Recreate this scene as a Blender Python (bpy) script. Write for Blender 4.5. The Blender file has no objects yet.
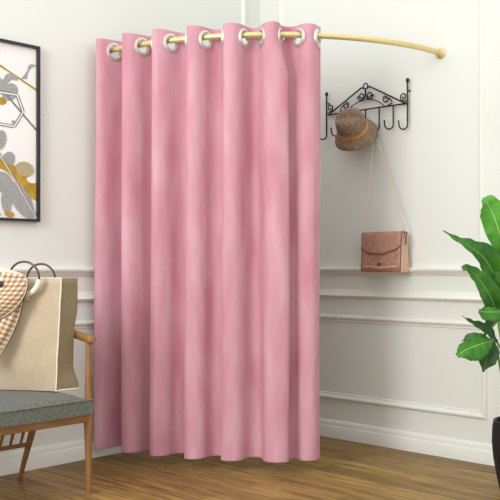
import bpy, bmesh, math, random
from mathutils import Vector, Matrix, noise
random.seed(7)
PI = math.pi
COL = bpy.context.scene.collection
F = 873.0; CX = 250.0; HY = 265.0; H = 0.98        # focal length in px, horizon row, eye height in m

def px(x, y, Y):                                   # point seen at pixel (x, y) standing at depth Y
    return Vector(((x-CX)/F*Y, Y, H+(HY-y)/F*Y))

# ------------------------------------------------------------------ frames
C0 = Vector((0.06, 5.36, 0))
Ld = Vector((-0.690, -0.724, 0)).normalized()      # along the left wall, from the corner
Rd = Vector((-Ld.y, Ld.x, 0))                      # along the right wall, from the corner
UP = Vector((0, 0, 1))
def WL(t, z, d=0.0): return C0 + Ld*t + Rd*d + UP*z    # left wall: t along, z up, d out of it
def WR(t, z, d=0.0): return C0 + Rd*t + Ld*d + UP*z    # right wall

# ------------------------------------------------------------------ materials
def srgb(r, g, b):
    f = lambda c: (c/255/12.92) if c/255 <= 0.04045 else ((c/255+0.055)/1.055)**2.4
    return (f(r), f(g), f(b), 1)
def mat(name, col, rough=0.6, metal=0.0, col2=None, scale=8.0, bump=0.0, bscale=200.0, sheen=0.0,
        stretch=(1, 1, 1), spec=0.5, fac=(0.35, 0.65), detail=4.0):
    m = bpy.data.materials.new(name); m.use_nodes = True
    nt = m.node_tree; b = nt.nodes['Principled BSDF']
    b.inputs['Roughness'].default_value = rough; b.inputs['Metallic'].default_value = metal
    b.inputs['Specular IOR Level'].default_value = spec
    b.inputs['Base Color'].default_value = col
    tc = nt.nodes.new('ShaderNodeTexCoord'); mp = nt.nodes.new('ShaderNodeMapping')
    mp.inputs['Scale'].default_value = stretch
    nt.links.new(tc.outputs['Object'], mp.inputs['Vector'])
    n = nt.nodes.new('ShaderNodeTexNoise'); n.inputs['Scale'].default_value = scale; n.inputs['Detail'].default_value = detail
    nt.links.new(mp.outputs['Vector'], n.inputs['Vector'])
    r = nt.nodes.new('ShaderNodeValToRGB')
    c2 = col2 or tuple([c*0.93 for c in col[:3]]+[1])
    r.color_ramp.elements[0].position = fac[0]; r.color_ramp.elements[0].color = c2
    r.color_ramp.elements[1].position = fac[1]; r.color_ramp.elements[1].color = col
    nt.links.new(n.outputs['Fac'], r.inputs['Fac']); nt.links.new(r.outputs['Color'], b.inputs['Base Color'])
    if bump > 0:
        n2 = nt.nodes.new('ShaderNodeTexNoise'); n2.inputs['Scale'].default_value = bscale; n2.inputs['Detail'].default_value = 3
        nt.links.new(tc.outputs['Object'], n2.inputs['Vector'])
        bp = nt.nodes.new('ShaderNodeBump'); bp.inputs['Strength'].default_value = bump; bp.inputs['Distance'].default_value = 0.002
        nt.links.new(n2.outputs['Fac'], bp.inputs['Height']); nt.links.new(bp.outputs['Normal'], b.inputs['Normal'])
    if sheen > 0:
        b.inputs['Sheen Weight'].default_value = sheen; b.inputs['Sheen Roughness'].default_value = 0.45
    return m

M = {}
M['wall'] = mat('wall_paint', srgb(223, 226, 220), 0.85, scale=1.5, col2=srgb(221, 224, 217), bump=0.05)
M['trim'] = mat('white_trim_paint', srgb(227, 229, 222), 0.5, scale=2, col2=srgb(224, 226, 218))
M['pink'] = mat('pink_velvet', srgb(206, 161, 173), 0.9, col2=srgb(194, 134, 149), scale=13, stretch=(1, 1, 0.25),
                bump=0.9, bscale=300, sheen=0.4, spec=0.1, fac=(0.32, 0.68), detail=8)
nt = M['pink'].node_tree; nt.nodes['Principled BSDF'].inputs['Sheen Tint'].default_value = srgb(255, 205, 220)
M['silver'] = mat('satin_silver', srgb(222, 221, 216), 0.38, 0.8, bump=0)
M['gold'] = mat('brushed_gold', srgb(228, 208, 150), 0.35, 0.6, scale=30, stretch=(1, 1, 1))
M['iron'] = mat('black_iron', srgb(30, 28, 28), 0.45, 0.4, scale=40)
M['wood'] = mat('oak_wood', srgb(150, 107, 60), 0.5, col2=srgb(120, 82, 42), scale=9, stretch=(6, 6, 0.8), fac=(0.3, 0.7), detail=8)
M['wood_h'] = mat('oak_wood_rail', srgb(150, 107, 60), 0.5, col2=srgb(120, 82, 42), scale=7, stretch=(1, 1, 9), fac=(0.3, 0.7), detail=8)
M['seat'] = mat('grey_green_wool', srgb(116, 119, 111), 0.95, col2=srgb(88, 93, 86), scale=120, bump=0.6, bscale=500, sheen=0.1, spec=0.1, detail=6)
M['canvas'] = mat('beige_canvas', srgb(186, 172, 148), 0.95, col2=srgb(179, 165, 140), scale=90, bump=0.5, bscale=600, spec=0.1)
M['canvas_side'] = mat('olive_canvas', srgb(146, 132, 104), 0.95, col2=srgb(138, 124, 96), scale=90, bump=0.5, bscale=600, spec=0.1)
M['cream'] = mat('cream_cord', srgb(232, 224, 204), 0.8, scale=60)
M['ring'] = mat('tortoise_brown', srgb(104, 66, 60), 0.3, col2=srgb(60, 38, 34), scale=25)
M['hem'] = mat('ivory_hem', srgb(226, 212, 190), 0.8, scale=60)
M['black'] = mat('matt_black', srgb(22, 21, 22), 0.5, scale=20)
M['straw'] = mat('taupe_straw', srgb(150, 130, 112), 0.9, col2=srgb(126, 105, 88), scale=70, bump=0.8, bscale=350, spec=0.1)
M['band'] = mat('ochre_band', srgb(206, 150, 78), 0.7, col2=srgb(188, 128, 60), scale=40)
M['rose'] = mat('dusty_rose_leather', srgb(182, 138, 116), 0.45, col2=srgb(158, 116, 94), scale=60, bump=0.2)
M['rose_l'] = mat('pale_rose_leather', srgb(214, 172, 146), 0.45, scale=30, bump=0.2)
M['brown'] = mat('dark_rose_edging', srgb(104, 66, 54), 0.5, scale=30)
M['chain'] = mat('pale_brass', srgb(205, 190, 165), 0.35, 0.8, scale=30)
M['stem'] = mat('green_stem', srgb(112, 160, 62), 0.45, scale=20)
M['soil'] = mat('dark_soil', srgb(58, 42, 32), 0.95, scale=60, bump=1.0, bscale=90)
M['paper'] = mat('white_paper', srgb(238, 238, 236), 0.6, scale=2)
M['frame'] = mat('black_frame', srgb(34, 33, 33), 0.4, scale=20)
M['print_gold'] = mat('print_gold', srgb(186, 154, 44), 0.5, col2=srgb(158, 126, 30), scale=30)
M['print_grey'] = mat('print_grey', srgb(120, 120, 120), 0.5, scale=30)
M['glass'] = mat('grommet_dark', srgb(140, 140, 135), 0.4, 0.6)

def leafprint(name, c1, c2, sc):
    m = bpy.data.materials.new(name); m.use_nodes = True; nt = m.node_tree; b = nt.nodes['Principled BSDF']
    b.inputs['Roughness'].default_value = 0.5
    tc = nt.nodes.new('ShaderNodeTexCoord'); w = nt.nodes.new('ShaderNodeTexWave'); w.wave_type = 'RINGS'; w.rings_direction = 'SPHERICAL'
    w.inputs['Scale'].default_value = sc; w.inputs['Distortion'].default_value = 4; w.inputs['Detail'].default_value = 2
    w.inputs['Detail Scale'].default_value = 3
    r = nt.nodes.new('ShaderNodeValToRGB'); r.color_ramp.elements[0].color = c1; r.color_ramp.elements[1].color = c2
    nt.links.new(tc.outputs['Object'], w.inputs['Vector']); nt.links.new(w.outputs['Fac'], r.inputs['Fac'])
    nt.links.new(r.outputs['Color'], b.inputs['Base Color']); return m
M['print_leaf'] = leafprint('print_leaf', srgb(60, 60, 62), srgb(205, 205, 204), 70)
M['print_leaf2'] = leafprint('print_leaf_gold', srgb(132, 118, 76), srgb(206, 196, 158), 45)

# gingham from uv
def gingham():
    m = bpy.data.materials.new('gingham_cloth'); m.use_nodes = True; nt = m.node_tree; b = nt.nodes['Principled BSDF']
    b.inputs['Roughness'].default_value = 0.85
    uv = nt.nodes.new('ShaderNodeUVMap'); uv.uv_map = 'uv'
    sp = nt.nodes.new('ShaderNodeSeparateXYZ'); nt.links.new(uv.outputs['UV'], sp.inputs[0])
    outs = []
    for ax in (0, 1):
        mu = nt.nodes.new('ShaderNodeMath'); mu.operation = 'MULTIPLY'; mu.inputs[1].default_value = 1/0.021
        fr = nt.nodes.new('ShaderNodeMath'); fr.operation = 'FRACT'
        gt = nt.nodes.new('ShaderNodeMath'); gt.operation = 'GREATER_THAN'; gt.inputs[1].default_value = 0.5
        nt.links.new(sp.outputs[ax], mu.inputs[0]); nt.links.new(mu.outputs[0], fr.inputs[0]); nt.links.new(fr.outputs[0], gt.inputs[0])
        outs.append(gt)
    ad = nt.nodes.new('ShaderNodeMath'); ad.operation = 'ADD'
    nt.links.new(outs[0].outputs[0], ad.inputs[0]); nt.links.new(outs[1].outputs[0], ad.inputs[1])
    hf = nt.nodes.new('ShaderNodeMath'); hf.operation = 'MULTIPLY'; hf.inputs[1].default_value = 0.5
    nt.links.new(ad.outputs[0], hf.inputs[0])
    r = nt.nodes.new('ShaderNodeValToRGB'); r.color_ramp.interpolation = 'CONSTANT'
    e = r.color_ramp.elements; e[0].position = 0; e[0].color = srgb(222, 206, 182)
    e[1].position = 0.3; e[1].color = srgb(180, 150, 120)
    x = e.new(0.8); x.color = srgb(138, 106, 78)
    nt.links.new(hf.outputs[0], r.inputs['Fac']); nt.links.new(r.outputs['Color'], b.inputs['Base Color'])
    return m
M['gingham'] = gingham()

def leafmat(name, a, b_, c):
    m = bpy.data.materials.new(name); m.use_nodes = True; nt = m.node_tree; p = nt.nodes['Principled BSDF']
    p.inputs['Roughness'].default_value = 0.42; p.inputs['Specular IOR Level'].default_value = 0.35
    uv = nt.nodes.new('ShaderNodeUVMap'); uv.uv_map = 'uv'
    sp = nt.nodes.new('ShaderNodeSeparateXYZ'); nt.links.new(uv.outputs['UV'], sp.inputs[0])
    # u across (-1..1), v along (0..1)
    ab = nt.nodes.new('ShaderNodeMath'); ab.operation = 'ABSOLUTE'; nt.links.new(sp.outputs[0], ab.inputs[0])
    md = nt.nodes.new('ShaderNodeMath'); md.operation = 'MULTIPLY_ADD'; md.inputs[1].default_value = -0.25
    nt.links.new(ab.outputs[0], md.inputs[0]); nt.links.new(sp.outputs[1], md.inputs[2])
    sc = nt.nodes.new('ShaderNodeMath'); sc.operation = 'MULTIPLY'; sc.inputs[1].default_value = 150
    nt.links.new(md.outputs[0], sc.inputs[0])
    sn = nt.nodes.new('ShaderNodeMath'); sn.operation = 'SINE'; nt.links.new(sc.outputs[0], sn.inputs[0])
    tc = nt.nodes.new('ShaderNodeTexCoord'); n = nt.nodes.new('ShaderNodeTexNoise'); n.inputs['Scale'].default_value = 14
    nt.links.new(tc.outputs['Object'], n.inputs['Vector'])
    r = nt.nodes.new('ShaderNodeValToRGB'); r.color_ramp.elements[0].position = .35; r.color_ramp.elements[1].position = .7
    r.color_ramp.elements[0].color = a; r.color_ramp.elements[1].color = b_
    nt.links.new(n.outputs['Fac'], r.inputs['Fac'])
    ridge = nt.nodes.new('ShaderNodeMath'); ridge.operation = 'LESS_THAN'; ridge.inputs[1].default_value = 0.035
    nt.links.new(ab.outputs[0], ridge.inputs[0])
    mx = nt.nodes.new('ShaderNodeMix'); mx.data_type = 'RGBA'; mx.inputs[7].default_value = c
    nt.links.new(ridge.outputs[0], mx.inputs[0]); nt.links.new(r.outputs['Color'], mx.inputs[6])
    nt.links.new(mx.outputs[2], p.inputs['Base Color'])
    bp = nt.nodes.new('ShaderNodeBump'); bp.inputs['Strength'].default_value = 0.3; bp.inputs['Distance'].default_value = 0.0015
    nt.links.new(sn.outputs[0], bp.inputs['Height']); nt.links.new(bp.outputs['Normal'], p.inputs['Normal'])
    p.inputs['Transmission Weight'].default_value = 0.0
    p.inputs['Subsurface Weight'].default_value = 0.08; p.inputs['Subsurface Radius'].default_value = (0.01, 0.02, 0.005)
    return m
M['leaf'] = leafmat('leaf_green', srgb(36, 92, 24), srgb(66, 130, 38), srgb(112, 165, 80))
M['leaf_b'] = leafmat('leaf_bright', srgb(40, 98, 18), srgb(76, 142, 36), srgb(140, 190, 100))
M['leaf_t'] = leafmat('leaf_young', srgb(70, 150, 44), srgb(108, 184, 74), srgb(160, 214, 128))
M['leaf_d'] = leafmat('leaf_dark', srgb(24, 66, 22), srgb(44, 96, 34), srgb(84, 134, 62))

def floormat():
    m = bpy.data.materials.new('oak_floor'); m.use_nodes = True; nt = m.node_tree; b = nt.nodes['Principled BSDF']
    b.inputs['Roughness'].default_value = 0.5
    tc = nt.nodes.new('ShaderNodeTexCoord'); mp = nt.nodes.new('ShaderNodeMapping'); mp.vector_type = 'POINT'
    ang = math.atan2(Rd.y, Rd.x)
    mp.inputs['Rotation'].default_value = (0, 0, -ang)
    nt.links.new(tc.outputs['Object'], mp.inputs['Vector'])
    br = nt.nodes.new('ShaderNodeTexBrick'); br.offset = 0.37; br.inputs['Scale'].default_value = 1.0
    br.inputs['Brick Width'].default_value = 1.1; br.inputs['Row Height'].default_value = 0.13
    br.inputs['Mortar Size'].default_value = 0.0012; br.inputs['Mortar Smooth'].default_value = 0.1; br.inputs['Bias'].default_value = 0
    br.inputs['Color1'].default_value = srgb(176, 142, 76); br.inputs['Color2'].default_value = srgb(142, 112, 56)
    br.inputs['Mortar'].default_value = srgb(84, 62, 36)
    nt.links.new(mp.outputs['Vector'], br.inputs['Vector'])
    m2 = nt.nodes.new('ShaderNodeMapping'); m2.inputs['Scale'].default_value = (1.2, 16, 1)
    nt.links.new(mp.outputs['Vector'], m2.inputs['Vector'])
    n = nt.nodes.new('ShaderNodeTexNoise'); n.inputs['Scale'].default_value = 2.6; n.inputs['Detail'].default_value = 9
    n.inputs['Roughness'].default_value = 0.62; n.inputs['Distortion'].default_value = 0.9
    nt.links.new(m2.outputs['Vector'], n.inputs['Vector'])
    r = nt.nodes.new('ShaderNodeValToRGB'); r.color_ramp.elements[0].position = .36; r.color_ramp.elements[1].position = .64
    r.color_ramp.elements[0].color = (0.30, 0.24, 0.18, 1); r.color_ramp.elements[1].color = (1.05, 1.02, 1, 1)
    nt.links.new(n.outputs['Fac'], r.inputs['Fac'])
    mx = nt.nodes.new('ShaderNodeMix'); mx.data_type = 'RGBA'; mx.blend_type = 'MULTIPLY'; mx.inputs[0].default_value = 0.85
    nt.links.new(br.outputs['Color'], mx.inputs[6]); nt.links.new(r.outputs['Color'], mx.inputs[7])
    nt.links.new(mx.outputs[2], b.inputs['Base Color'])
    bp = nt.nodes.new('ShaderNodeBump'); bp.inputs['Strength'].default_value = 0.2; bp.inputs['Distance'].default_value = 0.002
    nt.links.new(n.outputs['Fac'], bp.inputs['Height']); nt.links.new(bp.outputs['Normal'], b.inputs['Normal'])
    return m
M['floor'] = floormat()

# ------------------------------------------------------------------ scene helpers
def wloc(o):
    v = Vector((0, 0, 0))
    while o is not None: v += o.location; o = o.parent
    return v
def empty(name, loc, label, cat, group=None):
    o = bpy.data.objects.new(name, None); COL.objects.link(o); o.location = loc
    o.empty_display_size = 0.05
    o['label'] = label; o['category'] = cat
    if group: o['group'] = group
    return o
def obj(name, bm, m, parent=None, smooth=True, label=None, solid=0.0, subsurf=0, bevel=0.0, kind=None, cat=None, center=True):
    """bm is in world coordinates; the object's origin goes to the parent's, or to its own base"""
    me = bpy.data.meshes.new(name); 
    if center: bmesh.ops.recalc_face_normals(bm, faces=bm.faces)
    if parent is not None: org = wloc(parent)
    else:
        xs = [v.co for v in bm.verts]
        org = Vector(((min(c.x for c in xs)+max(c.x for c in xs))/2, (min(c.y for c in xs)+max(c.y for c in xs))/2, min(c.z for c in xs)))
    bmesh.ops.translate(bm, verts=bm.verts, vec=-org)
    if smooth:
        for f in bm.faces: f.smooth = True
    bm.to_mesh(me); bm.free()
    ms = m if isinstance(m, (list, tuple)) else [m]
    for x in ms: me.materials.append(x)
    o = bpy.data.objects.new(name, me); COL.objects.link(o)
    if parent is not None: o.parent = parent
    else: o.location = org
    if smooth and bevel == 0: me.set_sharp_from_angle(angle=math.radians(42))
    if bevel > 0:
        b = o.modifiers.new('bevel', 'BEVEL'); b.width = bevel; b.segments = 3; b.limit_method = 'ANGLE'
        if smooth: me.set_sharp_from_angle(angle=math.radians(70))
    if solid > 0:
        s = o.modifiers.new('solid', 'SOLIDIFY'); s.thickness = solid; s.offset = 0
    if subsurf:
        s = o.modifiers.new('sub', 'SUBSURF'); s.levels = subsurf; s.render_levels = subsurf
    if label: o['label'] = label
    if cat: o['category'] = cat
    if kind: o['kind'] = kind
    return o

def spline(pts, n):
    """Catmull-Rom through pts, n samples per span"""
    P = [Vector(p) for p in pts]; P = [P[0]*2-P[1]]+P+[P[-1]*2-P[-2]]
    out = []
    for i in range(1, len(P)-2):
        for k in range(n):
            t = k/n; a, b, c, d = P[i-1], P[i], P[i+1], P[i+2]
            out.append(0.5*((2*b)+(c-a)*t+(2*a-5*b+4*c-d)*t*t+(3*b-a-3*c+d)*t**3))
    out.append(P[-2].copy()); return out
def tube(bm, pts, r, seg=10, closed=False, mi=0):
    P = [Vector(p) for p in pts]; n = len(P)
    rr = r if isinstance(r, (list, tuple)) else [r]*n
    def tan(i):
        if closed: return (P[(i+1) % n]-P[i-1]).normalized()
        return (P[min(i+1, n-1)]-P[max(i-1, 0)]).normalized()
    t0 = tan(0); ref = Vector((0, 0, 1)) if abs(t0.z) < 0.9 else Vector((1, 0, 0))
    u = t0.cross(ref).normalized(); rings = []
    for i in range(n):
        t = tan(i); u = (u-t*u.dot(t)).normalized(); v = t.cross(u)
        rings.append([bm.verts.new(P[i]+(u*math.cos(a)+v*math.sin(a))*rr[i]) for a in [2*PI*k/seg for k in range(seg)]])
    m = n if closed else n-1
    for i in range(m):
        a, b = rings[i], rings[(i+1) % n]
        off = 0
        if closed and i == n-1:     # align seam
            off = min(range(seg), key=lambda o: (a[0].co-b[o].co).length)
        for k in range(seg):
            f = bm.faces.new((a[k], a[(k+1) % seg], b[(k+1+off) % seg], b[(k+off) % seg])); f.material_index = mi
    if not closed:
        bm.faces.new(rings[0][::-1]).material_index = mi; bm.faces.new(rings[-1]).material_index = mi
    return bm
def box(bm, o, ax, ay, az, mi=0):
    """corner o and three edge vectors"""
    o = Vector(o); vs = [bm.verts.new(o+ax*i+ay*j+az*k) for i in (0, 1) for j in (0, 1) for k in (0, 1)]
    for q in ((0, 1, 3, 2), (4, 6, 7, 5), (0, 4, 5, 1), (2, 3, 7, 6), (0, 2, 6, 4), (1, 5, 7, 3)):
        bm.faces.new([vs[i] for i in q]).material_index = mi
    return bm
def loft(bm, rings, cap=True, closed=True, mi=0):
    R = [[bm.verts.new(p) for p in r] for r in rings]; n = len(R[0])
    for a, b in zip(R[:-1], R[1:]):
        for k in range(n if closed else n-1):
            bm.faces.new((a[k], a[(k+1) % n], b[(k+1) % n], b[k])).material_index = mi
    if cap: bm.faces.new(R[0][::-1]); bm.faces.new(R[-1])
    return R
def lathe(bm, o, axis, prof, seg=32, mi=0, warp=None):
    """prof: (radius, height) along axis from o"""
    a = Vector(axis).normalized(); ref = UP if abs(a.z) < 0.9 else Vector((1, 0, 0))
    u = a.cross(ref).normalized(); v = a.cross(u); R = []
    for (r, h) in prof:
        ring = []
        for k in range(seg):
            th = 2*PI*k/seg
            rr, hh = (r, h) if warp is None else warp(r, h, th)
            ring.append(bm.verts.new(Vector(o)+a*hh+(u*math.cos(th)+v*math.sin(th))*rr))
        R.append(ring)
    for p, q in zip(R[:-1], R[1:]):
        for k in range(seg): bm.faces.new((p[k], p[(k+1) % seg], q[(k+1) % seg], q[k])).material_index = mi
    return R
def extrude_profile(bm, W, prof, t0, t1, seg=1):
    """prof: (d, z) polygon, swept along wall frame W from t0 to t1"""
    loft(bm, [[W(t0+(t1-t0)*i/seg, z, d) for d, z in prof] for i in range(seg+1)])

# ------------------------------------------------------------------ the setting
bm = bmesh.new()
box(bm, C0+UP*-0.1+Ld*-0.3+Rd*-0.3, Ld*5.6, Rd*5.6, UP*0.1)
obj('floor', bm, M['floor'], kind='structure', smooth=False)
HT = 2.75
bm = bmesh.new(); box(bm, WL(-0.12, 0, -0.12), Ld*4.3, Rd*0.12, UP*HT); obj('wall_left', bm, M['wall'], kind='structure', smooth=False)
bm = bmesh.new(); box(bm, WR(0, 0, -0.12), Rd*4.2, Ld*0.12, UP*HT); obj('wall_right', bm, M['wall'], kind='structure', smooth=False)
base_prof = [(0, 0), (0.02, 0), (0.02, 0.062), (0.017, 0.068), (0.014, 0.070), (0.014, 0.084), (0.010, 0.092), (0.006, 0.098), (0, 0.10)]
rail_prof = [(0, 0.925), (0.010, 0.928), (0.014, 0.937), (0.024, 0.944), (0.030, 0.950), (0.032, 0.957), (0.030, 0.963), (0.022, 0.966), (0, 0.967)]
dado_prof = [(0, 0.790), (0.004, 0.792), (0.008, 0.797), (0.020, 0.803), (0.024, 0.809), (0.020, 0.816), (0.010, 0.824), (0.006, 0.835), (0, 0.845)]
n_trim = 0
def trim(W, prof, t0, t1, name=None):
    global n_trim
    bm = bmesh.new(); extrude_profile(bm, W, prof, t0, t1)
    if not name: n_trim += 1; name = 'trim_%d' % n_trim
    obj(name, bm, M['trim'], kind='structure', smooth=True)
for W, nm, e in ((WL, 'left', 4.1), (WR, 'right', 4.1)):
    trim(W, base_prof, 0, e, 'baseboard_'+nm); trim(W, rail_prof, 0, e); trim(W, dado_prof, 0, e)
# picture-frame panels below the dado: mitred moulding, with a raised field
mould = [(0, 0), (0.007, 0.002), (0.015, 0.009), (0.017, 0.016), (0.012, 0.024), (0.006, 0.031), (0.006, 0.038), (0, 0.041)]  # (d, inward)
def panel(W, t0, t1, z0, z1):
    global n_trim
    bm = bmesh.new(); rings = []
    for (d, q) in mould:
        rings.append([W(t0+q, z0+q, d), W(t1-q, z0+q, d), W(t1-q, z1-q, d), W(t0+q, z1-q, d)])
    R = loft(bm, rings, cap=False)
    n_trim += 1; obj('trim_%d' % n_trim, bm, M['trim'], kind='structure', smooth=False)
for W in (WL, WR):
    for (a, b) in ((0.15, 1.535), (1.69, 3.05)): panel(W, a, b, 0.215, 0.70)
# upright mouldings on the upper wall
vp = [(0, 0), (0.010, 0.001), (0.016, 0.008), (0.012, 0.018), (0.006, 0.024), (0, 0.028)]
def upright(W, t):
    global n_trim
    bm = bmesh.new(); loft(bm, [[W(t+q, z, d) for d, q in vp] for z in (0.967, HT)])
    n_trim += 1; obj('trim_%d' % n_trim, bm, M['trim'], kind='structure', smooth=True)
upright(WL, 0.135); upright(WR, 0.165); upright(WR, 1.495); upright(WR, 1.70)

# ------------------------------------------------------------------ curved rod
ZR = 2.068; AL, AR = 1.205, 1.27
def arc(phi): return C0 + Ld*(AL*math.cos(phi)) + Rd*(AR*math.sin(phi)) + UP*ZR
rod = empty('curtain_rod', C0+Ld*0.85+Rd*0.85, 'gold curved corner rod mounted high between the two walls, carrying the pink curtain', 'curtain rod')
rod.location.z = ZR
bm = bmesh.new()
pts = [WL(AL, ZR, 0.004)]+[arc(PI/2*k/60) for k in range(1, 60)]+[WR(AR, ZR, 0.004)]
tube(bm, pts, 0.0142, 16); obj('pole', bm, M['gold'], rod)
def flange(W, t):
    bm = bmesh.new()
    ax = W(t, ZR, 1)-W(t, ZR, 0)
    lathe(bm, W(t, ZR, 0), ax, [(0.001, 0.0), (0.030, 0.0), (0.030, 0.005), (0.027, 0.008), (0.020, 0.010), (0.017, 0.014), (0.018, 0.030), (0.0145, 0.032)], 28)
    f = obj('wall_flange', bm, M['gold'], rod)
    for a in (0.6, 0.6+PI):
        b2 = bmesh.new(); lathe(b2, W(t+0.0235*math.cos(a), ZR+0.0235*math.sin(a), 0.006), ax, [(0.0001, 0.005), (0.003, 0.0045), (0.004, 0.002), (0.004, 0)], 10)
        obj('screw', b2, M['silver'], f)
flange(WL, AL); flange(WR, AR)

# ------------------------------------------------------------------ pink curtain on ring grommets
def phi_at(xpix):
    lo, hi = 0.0, PI/2
    for _ in range(60):
        mid = (lo+hi)/2; p = arc(mid)
        if CX+F*p.x/p.y < xpix: lo = mid
        else: hi = mid
    return lo
vis = {1: 114.5, 3: 142.3, 5: 170.9, 6: 188.3, 7: 205.5, 8: 223.2, 9: 243.9, 10: 262, 11: 280, 12: 299, 13: 317.5}
ph = {k: phi_at(v) for k, v in vis.items()}
ph[2] = (ph[1]+ph[3])/2; ph[4] = (ph[3]+ph[5])/2; ph[0] = ph[1]-(ph[2]-ph[1])*0.8
print('phis', [round(ph[k], 3) for k in range(14)])
def phi_u(u):
    if u <= 0: return ph[0]+u*(ph[1]-ph[0])
    if u >= 13: return ph[13]+(u-13)*(ph[13]-ph[12])
    i = int(u); f = u-i; return ph[i]+(ph[i+1]-ph[i])*f
U0, U1 = -0.12, 13.28
ZG = ZR-0.013; Z_TOP, Z_BOT = ZR+0.047, 0.060
def cloth_pt(u, z):
    h = (Z_TOP-z)/(Z_TOP-Z_BOT)                     # 0 at the top, 1 at the hem
    p = phi_u(u); q = arc(p)
    e = 1e-3; tg = (arc(p+e)-arc(p-e)).normalized(); nrm = Vector((tg.y, -tg.x, 0))
    if nrm.dot(q-C0) < 0: nrm = -nrm
    w = max(0.0, 1-u/6.0)
    A = 0.053+0.030*w**0.8
    if 10 < u < 11: A *= 1.12
    if u > 11: A *= 0.62
    s = math.sin(PI*u)
    s = math.copysign(abs(s)**0.92, s)
    drift = 0.010*h*noise.noise(Vector((u*0.55, z*0.7, 3.1)))
    amp = A*(1+0.10*h*noise.noise(Vector((math.floor(u+0.5)*3.3, 1.7, 0)))) + drift
    lean = -0.010*math.sin(2*PI*u)*(0.4+0.6*h)-(0.020 if s > 0 else 0.010)*s*(0.6+0.4*h)*min(1, max(0, u/4))*max(-1.15, min(1, (9.6-u)/1.8))*(1 if u < 11 else 0.0)       # rounds the folds
    lean += 0.042*math.exp(-((u-10.8)/0.35)**2)*min(1, max(0, (h-0.035)/0.08))
    x = q + nrm*(s*amp) + tg*(lean+0.010*h*noise.noise(Vector((u*0.8, z*0.9, 9.4))))
    x = x + nrm*0.0025*noise.noise(Vector((u*2.2, z*3.0, 5.5)))
    x.z = z
    return x
# resample u by arc length at rod height
us = [U0+(U1-U0)*k/4000 for k in range(4001)]; L = [0.0]
for a, b in zip(us[:-1], us[1:]): L.append(L[-1]+(cloth_pt(a, ZR)-cloth_pt(b, ZR)).length)
def u_at_len(l):
    lo, hi = 0, 4000
    while hi-lo > 1:
        m_ = (lo+hi)//2
        if L[m_] < l: lo = m_
        else: hi = m_
    f = (l-L[lo])/max(1e-9, L[hi]-L[lo]); return us[lo]+(us[hi]-us[lo])*f
tot = L[-1]; NU = int(tot/0.006)
gro_len = []
for g in range(14):
    k = min(range(4001), key=lambda i: abs(us[i]-g)); gro_len.append(L[k])
zs = [Z_TOP-0.005*k for k in range(27)]
while zs[-1]-0.03 > Z_BOT: zs.append(zs[-1]-0.03)
zs.append(Z_BOT)
crt = empty('curtain', C0+Ld*0.8+Rd*0.6, 'floor-length pink velvet curtain with silver ring eyelets, hanging in folds from the curved gold rod', 'curtain')
crt.location.z = Z_BOT
bm = bmesh.new(); uvl = bm.loops.layers.uv.new('uv')
lens = [tot*i/NU for i in range(NU+1)]; uu = [u_at_len(l) for l in lens]
grid = [[bm.verts.new(cloth_pt(u, z)) for u in uu] for z in zs]
RH = 0.0355
for j in range(len(zs)-1):
    for i in range(NU):
        lc = (lens[i]+lens[i+1])/2; zc = (zs[j]+zs[j+1])/2
        if abs(zc-ZG) < 0.05 and any((lc-g)**2+(zc-ZG)**2 < RH*RH for g in gro_len): continue
        bm.faces.new((grid[j][i], grid[j][i+1], grid[j+1][i+1], grid[j+1][i]))
for v in [v for v in bm.verts if not v.link_faces]: bm.verts.remove(v)
drape = obj('drape', bm, M['pink'], crt, solid=0.003)
for g in range(14):
    c = cloth_pt(g, ZG); t = (cloth_pt(g+0.04, ZR)-cloth_pt(g-0.04, ZR)).normalized(); nn = Vector((t.y, -t.x, 0))
    bm = bmesh.new(); prof = []
    # closed cross-section of the eyelet (radius, height along nn)
    sec = [(0.0300, -0.006), (0.0295, 0.0), (0.0300, 0.006), (0.0335, 0.0085), (0.040, 0.0085), (0.0445, 0.0065), (0.0460, 0.003),
           (0.0460, -0.003), (0.0445, -0.0065), (0.040, -0.0085), (0.0335, -0.0085), (0.0300, -0.006)]
    lathe(bm, c, nn, sec, 32)
    bmesh.ops.remove_doubles(bm, verts=bm.verts, dist=1e-6)
    obj('grommet', bm, M['silver'], crt)

# ------------------------------------------------------------------ framed print on the left wall
def pl(x, y, d):
    k = (x-CX)/F; O = C0+Rd*d
    t = (k*O.y-O.x)/(Ld.x-k*Ld.y); P = O+Ld*t
    return t, H+(HY-y)/F*P.y
T0, T1, PZ0, PZ1 = 1.578, 2.20, 1.187, 2.03
pic = empty('framed_print', WL((T0+T1)/2, PZ0, 0), 'thin black framed print of grey and gold leaves on the left wall above the chair', 'picture')
fw = 0.013; fd = 0.028
for (a0, a1, b0, b1) in ((T0, T1, PZ0, PZ0+fw), (T0, T1, PZ1-fw, PZ1), (T0, T0+fw, PZ0+fw, PZ1-fw), (T1-fw, T1, PZ0+fw, PZ1-fw)):
    bm = bmesh.new(); box(bm, WL(a0, b0, 0.001), Ld*(a1-a0), Rd*fd, UP*(b1-b0)); obj('frame_bar', bm, M['frame'], pic, smooth=False)
bm = bmesh.new()
box(bm, WL(T0+fw, PZ0+fw, 0.004), Ld*(T1-T0-2*fw), Rd*0.008, UP*(PZ1-PZ0-2*fw))
lay = [0]
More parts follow.
